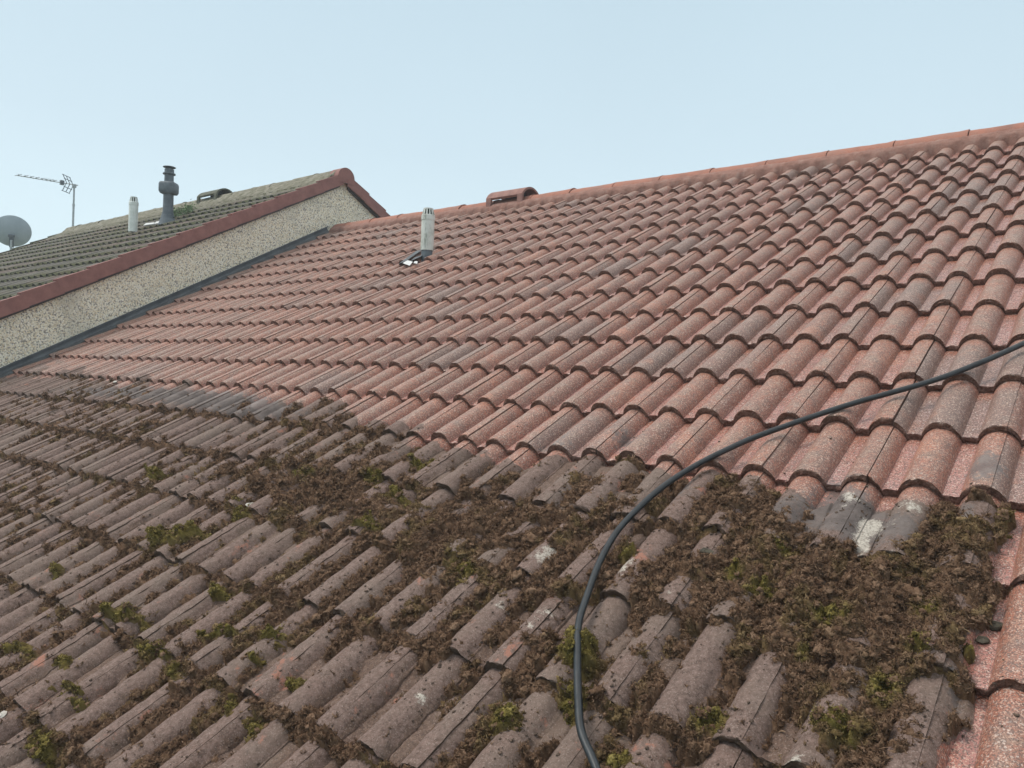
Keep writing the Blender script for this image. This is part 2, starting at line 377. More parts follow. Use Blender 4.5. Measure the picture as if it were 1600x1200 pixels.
M['bright'] = plain('bright_flashing', (.50, .50, .49), (.68, .68, .66), 12, .4, .2, .002)
M['hood'] = plain('terracotta_hood', (.20, .105, .088), (.31, .165, .135), 14, .85, .5, .003)
M['mosshood'] = plain('mossy_hood', (.062, .070, .045), (.13, .13, .10), 12, .95, .8, .006)
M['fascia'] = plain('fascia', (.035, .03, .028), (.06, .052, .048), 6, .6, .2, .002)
M['ground'] = plain('lawn', (.045, .075, .02), (.085, .12, .035), 3, .95, .6, .02)
mh = Mt('hose_rubber', .33, .6); mh.col(mh.ramp(mh.noise(35, 4), [(.35, K(.004, .007, .009)), (.7, K(.010, .016, .020))])); mh.bump(mh.noise(50, 3), .15, .002)
mh.rough(mh.mr(mh.noise(22, 5, .7), .4, .6, .28, .5)); M['hose'] = mh.m
BR = [(.05, K(.030, .017, .010)), (.28, K(.098, .056, .035)), (.52, K(.190, .115, .072)), (.8, K(.30, .195, .128)), (1, K(.45, .33, .235))]
M['moss'] = moss_material('loose_moss', BR); M['strand'] = moss_material('moss_strands', BR)
M['crumb'] = plain('soil', (.035, .023, .016), (.14, .095, .070), 90, .95, .3, .002)
M['stone'] = plain('stone', (.030, .027, .018), (.085, .072, .050), 60, .8, .5, .004)
M['chip'] = plain('pale_chip', (.36, .33, .29), (.55, .52, .47), 50, .8, .5, .003)
M['timber'] = plain('timber', (.12, .08, .05), (.2, .15, .1), 8)
mw = Mt('weed_leaf', .8, .3); mw.col(mw.ramp(mw.attr('shade'), [(0, K(.05, .10, .035)), (1, K(.20, .32, .15))])); M['weed'] = mw.m

# ------------------------------------------------------------------ tiles
def tiles(name, cols, rows, ns, nt_, ph, u_lo, u_hi, mats, parent, tow, extra=None, jit=1.0, v_hi=None, bleach=None):
    """all tiles of one slope as one sheet-covered mesh; tow maps (u,v,w) to the world"""
    s = np.linspace(0.0007, W - .0007, ns); s = np.sort(np.r_[s, .0347, .0335, .0757, .077, .1847, .1835, .2257, .227])
    ns = len(s)
    t = np.linspace(0, 1.10, nt_) * G
    hp = prof(s) + np.where(s < .04, -.0028, 0)
    C, Rr = np.meshgrid(cols, rows, indexing='ij'); C = C.ravel(); Rr = Rr.ravel(); N = len(C)
    r1, r2, r3, r4, r5 = RNG.random((5, N))
    U0 = C * W + (r1 - .5) * .003 * jit; V0 = -Rr * G + ph + (r2 - .5) * .009 * jit; lift = (r3 - .35) * .006 * jit; yaw = (r4 - .5) * .008 * jit
    # rings along t: three for the nose face, then the top
    ringv = np.r_[.005, .0015, -.0005, -.0005, t]; ringd = np.r_[-.030, -.021, -.012, -.0035, np.zeros(nt_)]   # offset below surface
    top0 = 4
    m = len(ringv)
    u = U0[:, None, None] + s[None, None, :] + yaw[:, None, None] * ringv[None, :, None]
    v = V0[:, None, None] + ringv[None, :, None] + yaw[:, None, None] * (s[None, None, :] - .15) * -1
    v = np.broadcast_to(v, (N, m, ns)).copy(); u = np.broadcast_to(u, (N, m, ns)).copy()
    w = hp[None, None, :] - (RH - .004) - TH * np.clip(ringv, 0, None)[None, :, None] / G + ringd[None, :, None]
    w = w + lift[:, None, None] * (1 - np.clip(ringv, 0, G)[None, :, None] / G)
    w = np.broadcast_to(w, (N, m, ns)).copy()
    # rough, chipped nose
    rn = fbm(u * 1.0, Rr[:, None, None] * 3.1 + ringd[None, :, None] * 60, 60, 3, 5) - .5
    k = np.zeros(m); k[:6] = (.010, .020, .018, .014, .009, .004)
    v += rn * k[None, :, None] * jit
    w[:, 1:4] += (fbm(u[:, 1:4], Rr[:, None, None] * 1.7 + ringd[None, 1:4, None] * 70 + 0 * u[:, 1:4], 110, 2, 8) - .5) * .006 * jit
    v[:, 0:4] += (fbm(u[:, 0:4], Rr[:, None, None] * 2.7 + ringd[None, 0:4, None] * 90 + 0 * u[:, 0:4], 140, 2, 18) - .5) * .007 * jit
    if u_lo is not None: u = np.maximum(u, u_lo)
    if u_hi is not None: u = np.minimum(u, u_hi)
    if v_hi is not None: v = np.minimum(v, v_hi)
    prf = np.broadcast_to((prof(s) / RH)[None, None, :], u.shape)
    V = tow(u.ravel(), v.ravel(), w.ravel())
    if extra:    # caked mud on the uncleaned part, a slight unevenness elsewhere
        near = (u[:, 0, 0] > -3.2)
        if near.any():
            un, vn_ = u[near], v[near]
            dm_ = dirt_mask(un, vn_)
            w[near] += (fbm(un, vn_, 75, 3, 301, .6) - .5) * (.0012 + .0065 * dm_) + (fbm(un, vn_, 14, 2, 305) - .5) * .003
            w[near] += (s < .04)[None, None, :] * .0024 * sst(.5, .9, dm_) * (fbm(un, vn_, 18, 2, 311) > .42)
            w[near] += .016 * sst(.5, .9, dm_) * (1 - sst(.0, .016, prof(un))) * sst(.30, .58, fbm(un, vn_, 9, 3, 321))
            ex = np.zeros(ns); ex[0] = -.0009; ex[-1] = .0007
            u[near] += ex[None, None, :] * sst(.5, .9, dm_)
            V = tow(u.ravel(), v.ravel(), w.ravel())
    # vertical side wall of the joint
    i, j = np.meshgrid(np.arange(m - 1), np.arange(ns - 1), indexing='ij'); i = i.ravel(); j = j.ravel()
    q = np.stack([i * ns + j, i * ns + j + 1, (i + 1) * ns + j + 1, (i + 1) * ns + j], -1)
    Fq = (q[None] + (np.arange(N) * m * ns)[:, None, None]).reshape(-1, 4)
    mi = np.tile((i < 3).astype(np.int32), N)
    # joint walls
    side_w = w[:, top0:, -1] - .013; su = u[:, top0:, -1]; sv = v[:, top0:, -1]
    S = tow(su.ravel(), sv.ravel(), side_w.ravel()); nb = len(V)
    a = np.arange(nt_ - 1)
    topi = (np.arange(N) * m * ns)[:, None] + (a + top0)[None, :] * ns + ns - 1
    bi = nb + (np.arange(N) * nt_)[:, None] + a[None, :]
    Fs = np.stack([topi, bi, bi + 1, topi + ns], -1).reshape(-1, 4)
    Fq = np.concatenate([Fq, Fs]); mi = np.r_[mi, np.ones(len(Fs), np.int32)]
    V = np.concatenate([V, S])
    pr = np.r_[prf.ravel(), np.full(len(S), .8)]
    tr = np.r_[np.repeat(r5, m * ns), np.repeat(r5, nt_)]
    al = np.r_[np.broadcast_to((ringv / G)[None, :, None], u.shape).ravel(), np.tile(t / G, N)]
    A = {'profile': pr, 'tile_random': tr, 'along': al}
    if extra: 
        uu = np.r_[u.ravel(), su.ravel()]; vv = np.r_[v.ravel(), sv.ravel()]; A.update(extra(uu, vv))
    return meshobj(name, V, Fq, mats, parent, A, smooth=True, matidx=mi, autos=50)

BLEACH = [(1362,805,20,14,1.2),(1345,835,16,24,1.1),(1412,780,24,12,.62),(1400,812,14,12,.5),(1430,790,16,10,.6),(1335,772,12,8,.8),(1322,765,10,8,.7),(1200,768,12,12,.8),(1185,735,10,8,.6),(1512,812,18,12,.85),(1508,910,12,10,.8),
 (1240,1188,20,22,.9),(895,830,20,10,.75),(850,868,26,14,.8),(868,850,20,10,.7),(970,885,12,18,.8),(985,870,10,14,.6),(780,940,18,9,.8),(850,950,20,10,.8),(828,972,14,8,.8),(910,1005,12,10,.7),(655,1085,12,16,.85),
 (1045,925,14,8,.6),(1215,865,8,6,.5),(1020,785,12,6,.6),(1050,790,14,8,.5),(725,630,10,4,.5),(1395,865,14,8,.6),(1320,785,10,12,.5)]
STAIN = [(1540,725,40,30,.9),(1305,735,30,20,.5),(1240,700,30,14,.5),(1290,790,50,40,.8),(1340,800,40,40,.8),(1410,820,60,40,.7),(1500,800,30,30,.8),(980,675,36,24,.7),(860,690,50,16,.6),(900,662,40,16,.35),(200,610,140,12,.9),(340,625,90,16,.9),(420,640,70,14,.8),
 (1200,790,50,30,.7),(1060,760,40,30,.6),(1490,1060,24,60,.6),(1500,910,20,30,.6),(640,640,40,10,.35),(1420,560,20,10,.25)]
def our_extra(u, v):
    X, Y = pix(R2W(u, v, 0 * u))
    return {'dirt': dirt_mask(u, v), 'bleach': np.clip(blobs(X, Y, BLEACH), 0, 1.3), 'stain': np.clip(blobs(X, Y, STAIN), 0, 1)}
def back(ridge_y, off=0.0):        # mirrored slope behind a ridge
    def f(u, v, w):
        P = R2W(u, v, w + off); P[..., 1] = 2 * ridge_y - P[..., 1]; return P
    return f

ROWLO, ROWHI = -8, 14
red = empty('terraced_house', (-2, 2.65, -5), 'house under the wide red tiled roof, scrubbed clean above and muddy with moss below', 'house')
old = empty('terraced_house', (-11, NRY, -5), 'pale pebble dashed house behind, with weathered grey green roof and red gable edge', 'house')
U_R = 4.2
roof = tiles('roof', np.arange(-24, 14), np.arange(ROWLO, ROWHI + 1), 50, 18, 0, UG, None, [M['tile'], M['nose']], red, R2W, our_extra, v_hi=2.93)
roof['label'] = 'red brown double roll concrete tiles, clean above and muddy below'
zero = lambda u, v: {'dirt': 0 * u, 'bleach': 0 * u, 'stain': 0 * u}
tiles('back_slope', np.arange(-24, 14), np.arange(ROWLO, ROWHI + 1), 10, 3, 0, UG, None, [M['tile'], M['nose']], red, back(RY), zero, v_hi=2.93)
NW = lambda u, v, w: R2W(u, v, w + NOFF)
nroof = tiles('roof', np.arange(-50, -23), np.arange(-9, 15), 26, 5, NPH, -14.9, -7.15, [M['old'], M['oldnose']], old, NW, zero, v_hi=3.28)
nroof['label'] = 'weathered grey tiles greened with moss'
tiles('back_slope', np.arange(-50, -23), np.arange(-9, 15), 10, 3, NPH, -14.9, -7.15, [M['old'], M['oldnose']], old, back(NRY, NOFF), zero, v_hi=3.28)

# ------------------------------------------------------------------ walls of the two houses
def house_wall(x0, x1, ry, top, eave_v, name, parent):
    """solid pentagon prism just under the roof"""
    ye = eave_v * CP + .35; zt = top
    def zl(y): return zt - (ry - y) * TN
    P = [(ye, -5.0), (ye, zl(ye)), (ry, zt), (2 * ry - ye, zl(ye)), (2 * ry - ye, -5.0)]
    V = [(x0, y, z) for y, z in P] + [(x1, y, z) for y, z in P]; n = 5
    Fc = [tuple(range(n)), tuple(range(2 * n - 1, n - 1, -1))] + [((k + 1) % n, k, k + n, (k + 1) % n + n) for k in range(n)]
    return meshobj(name, V, Fc, M['wall'], parent)
house_wall(-7.145, U_R, RY, RY * TN - .14, -4.56, 'wall', red)
house_wall(-14.82, -7.15, NRY, NRY * TN + (NOFF - .075) / CP, -4.56, 'wall', old)
for prn, ry, x0, x1, dz in ((red, RY, -7.145, U_R, 0), (old, NRY, -14.9, -7.15, NOFF / CP)):
    ye = -4.56 * CP
    for s in (1, -1):
        b = MB(); y0 = ye if s == 1 else 2 * ry - ye
        b.box((x0, min(y0 + s * .02, y0 + s * .05), -2.42 + dz), (x1, max(y0 + s * .02, y0 + s * .05), -2.20 + dz))
        b.build('fascia', M['fascia'], prn, smooth=False)
    for s in (1, -1):
        g = MB(); y0 = ye if s == 1 else 2 * ry - ye
        g.tube([(x0, y0 - s * .04, -2.25 + dz), (x1, y0 - s * .04, -2.25 + dz)], .055, 12)
        g.build('gutter', M['fascia'], prn)

# ------------------------------------------------------------------ ridges
def arc_pts(r_half, rise, n=14):
    R_ = (r_half ** 2 + rise ** 2) / (2 * rise); th = math.asin(min(1, r_half / R_))
    if rise > r_half: th = math.pi - th
    return [(R_ * math.sin(a), R_ * math.cos(a) - R_ + rise) for a in np.linspace(-th, th, n)]
def ridge(parent, xs, y, zbase, mat, half, rise, jit, endcap=True):
    V = []; Fc = []; ar = arc_pts(half, rise, 16); n = len(ar)
    for i in range(len(xs) - 1):
        x0, x1 = xs[i], xs[i + 1]; dz0, dz1 = (random.uniform(-jit, jit) for _ in range(2)); dy = random.uniform(-jit, jit)
        sub = np.linspace(0, 1, 9)
        b = len(V)
        prof2 = []
        for q in sub: prof2.append((x0 + .003 + (x1 - x0 - .006) * q, 1 + .012 * q))
        for x, sc in prof2:
            f = (x - x0) / (x1 - x0)
            for (ay, az) in ar:
                nn = (vnoise(np.array(x * 22), np.array(ay * 30), 3) - .5) * .004
                lip = .006 if f > .93 else 0.0
                V.append((x, y + dy + ay * sc, lip + zbase + dz0 * (1 - f) + dz1 * f + az * sc + float(nn)))
        m = len(prof2)
        Fc += [(b + k * n + j, b + (k + 1) * n + j, b + (k + 1) * n + j + 1, b + k * n + j + 1) for k in range(m - 1) for j in range(n - 1)]
        for k in (0, m - 1):    # end thickness
            e = [b + k * n + j for j in range(n)]; b2 = len(V)
            for j in e: x, yy, zz = V[j]; V.append((x, y + (yy - y) * .86, zbase + (zz - zbase) * .80 - .004))
            Fc += [((e[j], e[j + 1], b2 + j + 1, b2 + j)) for j in range(n - 1)]
    return meshobj('ridge', V, Fc, mat, parent, smooth=True, autos=40)
xs = [-.353 - .466 * k for k in range(15)][::-1]; xs = [-7.10] + [x for x in xs if x > -6.95] + [-.353 + .466 * k for k in range(1, 10)]
ZB = 1.352
rg = ridge(roof, xs, RY, ZB, M['ridge'], .122, .093, .005); rg['label'] = 'orange red half round ridge tiles'
def bedding(parent, x0, x1, y, zb, half, slope_off, mat, s=1, amp=1.0):
    """mortar fillet from the underside of the ridge down onto the tiles, with a wandering lower edge"""
    nx = int((x1 - x0) / .012); X = np.linspace(x0, x1, nx); q = np.linspace(0, 1, 9)
    n1 = fbm(X, X * 0 + s, 5, 4, 51) - .5; n2 = fbm(X, X * 0 + 3 + s, 22, 3, 52) - .5
    V = np.zeros((nx, 9, 3))
    for k, f in enumerate(q):
        yy = (half + .078 + (.05 * n1 + .03 * n2) * amp) * (1 - f) + (half + .006) * f
        zt = (y - yy) * TN + slope_off
        if k < 2:
            vq = np.minimum((y - yy) / CP, 2.925); off_ = slope_off * CP
            if slope_off == 0: lo = R2W(X, vq, tileh(X, vq) + (-.012 if k == 0 else .007))
            else: lo = R2W(X, vq, tileh(X, vq - NPH) + off_ + (-.012 if k == 0 else .007))
            yy = y - lo[:, 1]
            V[:, k, 0] = X; V[:, k, 1] = y - s * yy; V[:, k, 2] = lo[:, 2]; continue
        z0 = zt - .012; z1 = zb + .030
        z = z0 * (1 - f) + z1 * f + .012 * math.sin(math.pi * f) + (fbm(X * 1.0, X * 0 + f * .2, 40, 3, 60) - .5) * .012 * (1 if 0 < k < 8 else 0)
        V[:, k, 0] = X; V[:, k, 1] = y - s * yy; V[:, k, 2] = z
    i, j = np.meshgrid(np.arange(nx - 1), np.arange(8), indexing='ij'); i = i.ravel(); j = j.ravel()
    Fq = np.stack([i * 9 + j, (i + 1) * 9 + j, (i + 1) * 9 + j + 1, i * 9 + j + 1], -1)
    o = meshobj('mortar_bedding', V.reshape(-1, 3), Fq, mat, parent, smooth=True); return o
bedding(roof, -7.07, U_R, RY, ZB, .105, 0, M['mortar'])
bedding(roof, -7.07, U_R, RY, ZB, .105, 0, M['mortar'], -1)
NZ = NRY * TN + NOFF / CP
nxs = list(np.linspace(-14.92, -7.16, 18))
nr = ridge(nroof, nxs, NRY, NZ - .055, M['oldridge'], .125, .105, .006); nr['label'] = 'ridge tiles furred with grey green moss'
bedding(nroof, -14.9, -7.2, NRY, NZ - .055, .105, NOFF / CP, M['oldridge'], 1, 1.3)
bedding(nroof, -14.9, -7.2, NRY, NZ - .055, .105, NOFF / CP, M['oldridge'], -1, 1.3)

# ------------------------------------------------------------------ gable edge (cloaked verge) of the neighbouring roof
def verge(x_out, x_in, sgn, parent, mat, name='verge'):
    o = None
    for slope in (1, -1):
        b = MB()
        for r in range(-9, 15):
            v0 = -r * G + NPH - .01; v1 = v0 + G + .012
            if v1 > 3.30: v1 = 3.30
            top0, top1 = .022, .003
            def P(x, v, w):
                p = R2W(np.array(x), np.array(v), np.array(w + NOFF)); y = p[1] if slope == 1 else 2 * NRY - p[1]; return (p[0], y, p[2])
            j = random.uniform(-.002, .002)
            # outer face (drops below the roof) and the lip lying over the tiles
            b.hexa([P(x_out + j, v0, -.112), P(x_out - sgn * .016, v0, -.112), P(x_out - sgn * .016, v1, -.120), P(x_out + j, v1, -.120),
                    P(x_out + j, v0, top0), P(x_out - sgn * .016, v0, top0), P(x_out - sgn * .016, v1, top1), P(x_out + j, v1, top1)])
            b.hexa([P(x_out - sgn * .0165, v0, top0 - .016), P(x_in, v0, top0 - .016), P(x_in, v1, top1 - .016), P(x_out - sgn * .0165, v1, top1 - .016),
                    P(x_out - sgn * .0165, v0, top0 - .001), P(x_in, v0, top0 - .001), P(x_in, v1, top1 - .001), P(x_out - sgn * .0165, v1, top1 - .001)])
        o = b.build(name, mat, parent, smooth=False)
        if sgn == 1: o['label'] = 'smooth dark red gable edge pieces'
verge(-7.085, -7.17, 1, nroof, M['verge'])
verge(-14.95, -14.88, -1, nroof, M['old'])
b = MB()     # rounded block that closes the ridge at the gable
ar = arc_pts(.128, .118, 18); n = len(ar)
V = [(x, NRY + a, NZ - .060 + z) for x in (-7.078, -7.26) for a, z in ar] + [(x, NRY + s * .128, NZ - .13) for x in (-7.078, -7.26) for s in (-1, 1)]
Fc = [(j, j + 1, n + j + 1, n + j) for j in range(n - 1)] + [tuple(list(range(n)) + [2 * n + 1, 2 * n]), tuple([n + k for k in range(n - 1, -1, -1)] + [2 * n + 2, 2 * n + 3])]
meshobj('ridge_end', V, Fc, M['verge'], nroof, smooth=True, autos=40)
for s in (1, -1):
    b = MB()     # dark strip added to stand for the shade under the verge
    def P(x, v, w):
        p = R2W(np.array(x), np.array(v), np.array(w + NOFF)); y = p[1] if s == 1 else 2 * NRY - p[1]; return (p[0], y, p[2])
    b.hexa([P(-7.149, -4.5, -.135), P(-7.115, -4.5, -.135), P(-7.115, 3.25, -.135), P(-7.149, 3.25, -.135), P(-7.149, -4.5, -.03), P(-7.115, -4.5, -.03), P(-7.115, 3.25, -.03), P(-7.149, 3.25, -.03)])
    b.build('verge_shade_strip', M['fascia'], nroof, smooth=False)

# lead flashing in the angle between our tiles and the gable wall
nv = 260; vv = np.linspace(-4.6, 2.86, nv)
secs = [(-7.060, -.014, .004), (-7.078, .002, .003), (-7.112, -.008, .004), (-7.132, .004, .004), (-7.1385, .020, .003), (-7.139, .048, .008)]
V = np.zeros((nv, len(secs), 3))
for k, (x, w, a) in enumerate(secs):
    nz = (fbm(vv, vv * 0 + k * .7, 9, 3, 71) - .5)
    P_ = R2W(np.full(nv, x) + (nz * .006 if k > 1 else 0), vv, w + nz * a * 3); V[:, k] = P_
i, j = np.meshgrid(np.arange(nv - 1), np.arange(len(secs) - 1), indexing='ij'); i = i.ravel(); j = j.ravel(); L_ = len(secs)
meshobj('flashing', V.reshape(-1, 3), np.stack([i * L_ + j, i * L_ + j + 1, (i + 1) * L_ + j + 1, (i + 1) * L_ + j], -1), M['lead'], red, smooth=True)
b = MB()   # pressed strip along the top of the flashing
for k in range(14):
    v0 = -4.6 + k * .535; v1 = v0 + .53
    P = lambda x, v, w: tuple(R2W(np.array(x), np.array(v), np.array(w)))
    b.hexa([P(-7.144, v0, .044), P(-7.130, v0, .044), P(-7.130, v1, .044), P(-7.144, v1, .044), P(-7.144, v0, .056), P(-7.132, v0, .056), P(-7.132, v1, .056), P(-7.144, v1, .056)])
b.build('flashing_strip', M['lead'], red, smooth=False)

# ------------------------------------------------------------------ raised ridge vents
# on our roof it stands across the ridge as a thing of its own with its dark throat
def vent_thing(x0, x1, y, zb, mat, dark, label):
    t = empty('ridge_vent', ((x0 + x1) / 2, y, zb), label, 'roof vent')
    half = .155; top = .185; ar = arc_pts(half, .095, 18); th = .018; H0 = top - .095; n = len(ar); b = MB(); V = []
    for x in (x0, x1):
        V += [(x, y + a, zb + H0 + z) for a, z in ar] + [(x, y + a * (1 - th / half), zb + H0 + z - th) for a, z in ar]
    Fc = []
    for j in range(n - 1):
        Fc += [(j, j + 1, 2 * n + j + 1, 2 * n + j), (n + j + 1, n + j, 3 * n + j, 3 * n + j + 1), (j + 1, j, n + j, n + j + 1), (2 * n + j, 2 * n + j + 1, 3 * n + j + 1, 3 * n + j)]
    for j in (0, n - 1): Fc.append((j, n + j, 3 * n + j, 2 * n + j))
    b.add(V, Fc)
    b.build('hood', mat, t)
    for x in (x0, x1 - .062):
        for s in (-1, 1):
            ya, yb = y + s * half, y + s * (half - .024); l = MB()
            l.hexa([(x + .001, min(ya, yb) , zb - .03), (x + .055, min(ya, yb), zb - .03), (x + .055, max(ya, yb), zb - .03), (x + .001, max(ya, yb), zb - .03),
                    (x + .001, min(ya, yb), zb + H0 + .004), (x + .066, min(ya, yb), zb + H0 + .004), (x + .066, max(ya, yb), zb + H0 + .004), (x + .001, max(ya, yb), zb + H0 + .004)])
            l.build('leg', mat, t, smooth=False)
    g = MB()
    g.box((x0 + .15, y - .03, zb + .02), (x1 - .07, y - .01, zb + H0 + .07))
    g.build('mesh_screen', dark, t, smooth=False)
    return t
vent_thing(-4.60, -4.14, RY, 1.345, M['hood'], M['dark'], 'terracotta arched ridge vent raised on legs over the red roof ridge')
vent_thing(-10.27, -9.75, NRY, NZ - .05, M['mosshood'], M['dark'], 'dark mossy arched ridge vent on the weathered neighbouring roof')

# ------------------------------------------------------------------ flues and soil vent
def flue(base, dia, h0, h1, hc, mat, label, group, neck=True):
    t = empty('flue_pipe', tuple(base), label, 'flue', group); x, y, z = base; r = dia / 2
    b = MB(); b.lathe((x, y, z), [(r * .97, h0), (r, h0 + .01), (r, h1 - .045), (r * 1.0, h1 - .044), (r * 1.06, h1 - .043), (r * 1.06, h1 - .004), (r * 1.0, h1)], 32); b.build('pipe', mat, t)
    if neck:
        b = MB(); b.lathe((x, y, z), [(r * .86, -.12), (r * .86, h0 + .002)], 28); b.build('neck', M['vent'], t)
    c = MB(); n = 12
    for k in range(n):
        a0, a1 = 2 * math.pi * (k - .22) / n, 2 * math.pi * (k + .22) / n
        def p(rr, a, zz): return (x + rr * math.cos(a), y + rr * math.sin(a), z + zz)
        c.hexa([p(r * .98, a0, h1 - .001), p(r * .98, a1, h1 - .001), p(r * .88, a1, h1 - .001), p(r * .88, a0, h1 - .001), p(r * .76, a0, hc - .005), p(r * .76, a1, hc - .005), p(r * .66, a1, hc - .005), p(r * .66, a0, hc - .005)])
    c.lathe((x, y, z), [(r * .3, hc - .008), (r * .74, hc - .0078), (r * .74, hc), (r * .3, hc + .0005)], 24)
    c.build('cage', mat, t)
    d = MB(); d.lathe((x, y, z), [(r * .62, h1 + .001), (r * .5, hc - .012)], 20); d.build('throat', M['dark'], t)
    return t
fb = R2W(*at(667, 398, 0.0))
fl = flue(fb, .110, .035, .335, .392, M['flue'], 'weathered white flue pipe with slotted cap rising through the red tiles', None)
def onroof_plate(name, quad, w0, w1, mat, parent):
    lo = [tuple(R2W(*np.array([*at(px, py, w0)[:2], w0]))) for px, py in quad]; hi = [tuple(R2W(*np.array([*at(px, py, w1)[:2], w1]))) for px, py in quad]
    b = MB(); b.hexa(lo + hi); return b.build(name, mat, parent, smooth=False)
onroof_plate('flashing', [(623, 412), (634, 408), (660, 390), (650, 392)], -.02, .007, M['lead'], fl)
onroof_plate('flashing', [(641, 408), (655, 402), (662, 398), (648, 402)], -.02, .012, M['lead'], fl)
onroof_plate('flashing_flap', [(629, 411), (640, 415), (645, 409), (637, 406.5)], .009, .014, M['bright'], fl)
onroof_plate('flashing_flap', [(646, 411), (652, 412), (652.5, 408), (648, 408)], .013, .017, M['bright'], fl)

def atN(px, py, w=0.0): return at(px, py, w + NOFF)
nb_ = atN(207.5, 362.5, .0); flue(R2W(*nb_), .110, .0, .385, .45, M['white'], 'clean white flue pipe standing on the weathered neighbouring roof', None, neck=False)
sb = atN(262, 346, 0); sx_, sy_, sz_ = R2W(*sb); k_ = .00905
sv = empty('soil_vent_pipe', (sx_, sy_, sz_), 'tall dark grey vent pipe with square collar and disc cap on the neighbouring roof', 'vent pipe')
b = MB(); b.lathe((sx_, sy_, sz_), [(.066, -.1), (.062, .36)], 28); b.build('pipe', M['vent'], sv)
b = MB()
def rbox(cx, cy, z0, z1, h, rr, b, n=6):
    ring = []
    for q, (sx, sy) in enumerate(((1, 1), (-1, 1), (-1, -1), (1, -1))):
        for k in range(n + 1):
            a = math.pi / 2 * (q + k / n); ring.append((sx * (h - rr) + rr * math.cos(a), sy * (h - rr) + rr * math.sin(a)))
    R_ = Matrix.Rotation(math.radians(-51), 2); ring = [tuple(R_ @ Vector(p)) for p in ring]
    V = []; lv = [(z0, .86), (z0 + .02, .97), (z0 + .03, 1), (z1 - .03, 1), (z1 - .01, .95), (z1, .88)]; m = len(ring)
    for z, s in lv: V += [(cx + p[0] * s, cy + p[1] * s, z) for p in ring]
    Fc = [(i * m + k, i * m + (k + 1) % m, (i + 1) * m + (k + 1) % m, (i + 1) * m + k) for i in range(len(lv) - 1) for k in range(m)]
    Fc += [tuple(range(m - 1, -1, -1)), tuple((len(lv) - 1) * m + k for k in range(m))]
    b.add(V, Fc)
rbox(sx_, sy_, sz_ + .355, sz_ + .50, .100, .032, b); b.build('collar', M['vent'], sv)
b = MB(); b.lathe((sx_, sy_, sz_), [(.058, .495), (.056, .605)], 28); b.lathe((sx_, sy_, sz_), [(.077, .606), (.079, .612), (.077, .620)], 28); b.lathe((sx_, sy_, sz_), [(.058, .621), (.058, .672)], 28)
b.build('upper_pipe', M['vent'], sv)
b = MB(); b.lathe((sx_, sy_, sz_), [(.02, .670), (.02, .694)], 12); b.lathe((sx_, sy_, sz_), [(.072, .694), (.080, .699), (.072, .706), (.03, .711)], 28); b.build('disc_cap', M['vent'], sv)
b = MB(); b.lathe((sx_, sy_, sz_), [(.12, -.06), (.10, -.01), (.092, .03), (.084, .032), (.080, .075), (.073, .078), (.071, .11)], 28); b.build('flashing_boot', M['vent'], sv)
q = [atN(px, py, .008) for px, py in ((224, 352), (240, 350), (242, 347.5), (228, 349))]
b = MB(); b.hexa([tuple(R2W(p[0], p[1], NOFF + .0)) for p in q] + [tuple(R2W(p[0], p[1], NOFF + .010)) for p in q]); b.build('flashing_flap', M['bright'], sv, smooth=False)
q = [atN(px, py, .008) for px, py in ((241, 350), (252, 347.5), (253, 345), (244, 346.5))]
b = MB(); b.hexa([tuple(R2W(p[0], p[1], NOFF + .0)) for p in q] + [tuple(R2W(p[0], p[1], NOFF + .010)) for p in q]); b.build('flashing_flap', M['bright'], sv, smooth=False)

# ------------------------------------------------------------------ aerial and dish beyond the far gable
RT = np.array([RW[0][0], RW[0][1], 0.0]); RT /= np.linalg.norm(RT); FD = np.array([RW[2][0], RW[2][1], 0.0]); FD /= np.linalg.norm(FD)
mb_ = atx(114, 352, -15.0); kk = float(RW[2] @ (mb_ - CW)) / F
mt = np.array([mb_[0], mb_[1], mb_[2] + kk * 63])
ant = empty('tv_aerial', (mb_[0], mb_[1], mb_[2] - .7), 'spiky television aerial on a thin mast above the far end of the neighbouring roof', 'aerial')
b = MB(); b.tube([(mb_[0], mb_[1], mb_[2] - .7), tuple((mt + mb_) / 2)], .019, 10); b.tube([tuple((mt + mb_) / 2 - [0, 0, .02]), tuple((mt + mb_) / 2 + [0, 0, .02])], .024, 10); b.tube([tuple((mt + mb_) / 2), tuple(mt)], .016, 10); b.build('mast', M['metal'], ant)
L0 = mt + RT * kk * 6 + [0, 0, -kk * .5]; L1 = mt - RT * kk * 89 + [0, 0, kk * 11.5]
b = MB(); b.tube([tuple(L0), tuple(L1)], .0085, 8); b.build('boom', M['metal'], ant)
ax = (L1 - L0) / np.linalg.norm(L1 - L0)
EL = FD * .92 + np.array([0, 0, .34]); EL /= np.linalg.norm(EL)
for f in (.985, .875, .78, .69, .60, .53, .46, .40):
    p = L0 + (L1 - L0) * f; e = MB(); e.tube([tuple(p - EL * .10 + [0, 0, .012]), tuple(p + EL * .10 + [0, 0, .012])], .007, 6); e.box(tuple(p + [-.008, -.008, -.002]), tuple(p + [.008, .008, .026])); e.build('director', M['metal'], ant)
p = L0 + (L1 - L0) * .265; e = MB(); e.box(tuple(p - [.03, .03, .038]), tuple(p + [.03, .03, .042])); e.build('dipole_box', M['vent'], ant)
hub = L0 + (L1 - L0) * .135
for s in (1, -1):
    tip = hub - RT * kk * 6.0 + np.array([0, 0, s * kk * 12.5]); e = MB()
    for off in (-.11, 0, .11): e.tube([tuple(hub + FD * off), tuple(tip + FD * off)], .0065, 6)
    for f in (.5, 1.0): p = hub + (tip - hub) * f; e.tube([tuple(p - FD * .13), tuple(p + FD * .13)], .0065, 6)
    e.build('reflector', M['vent'], ant)
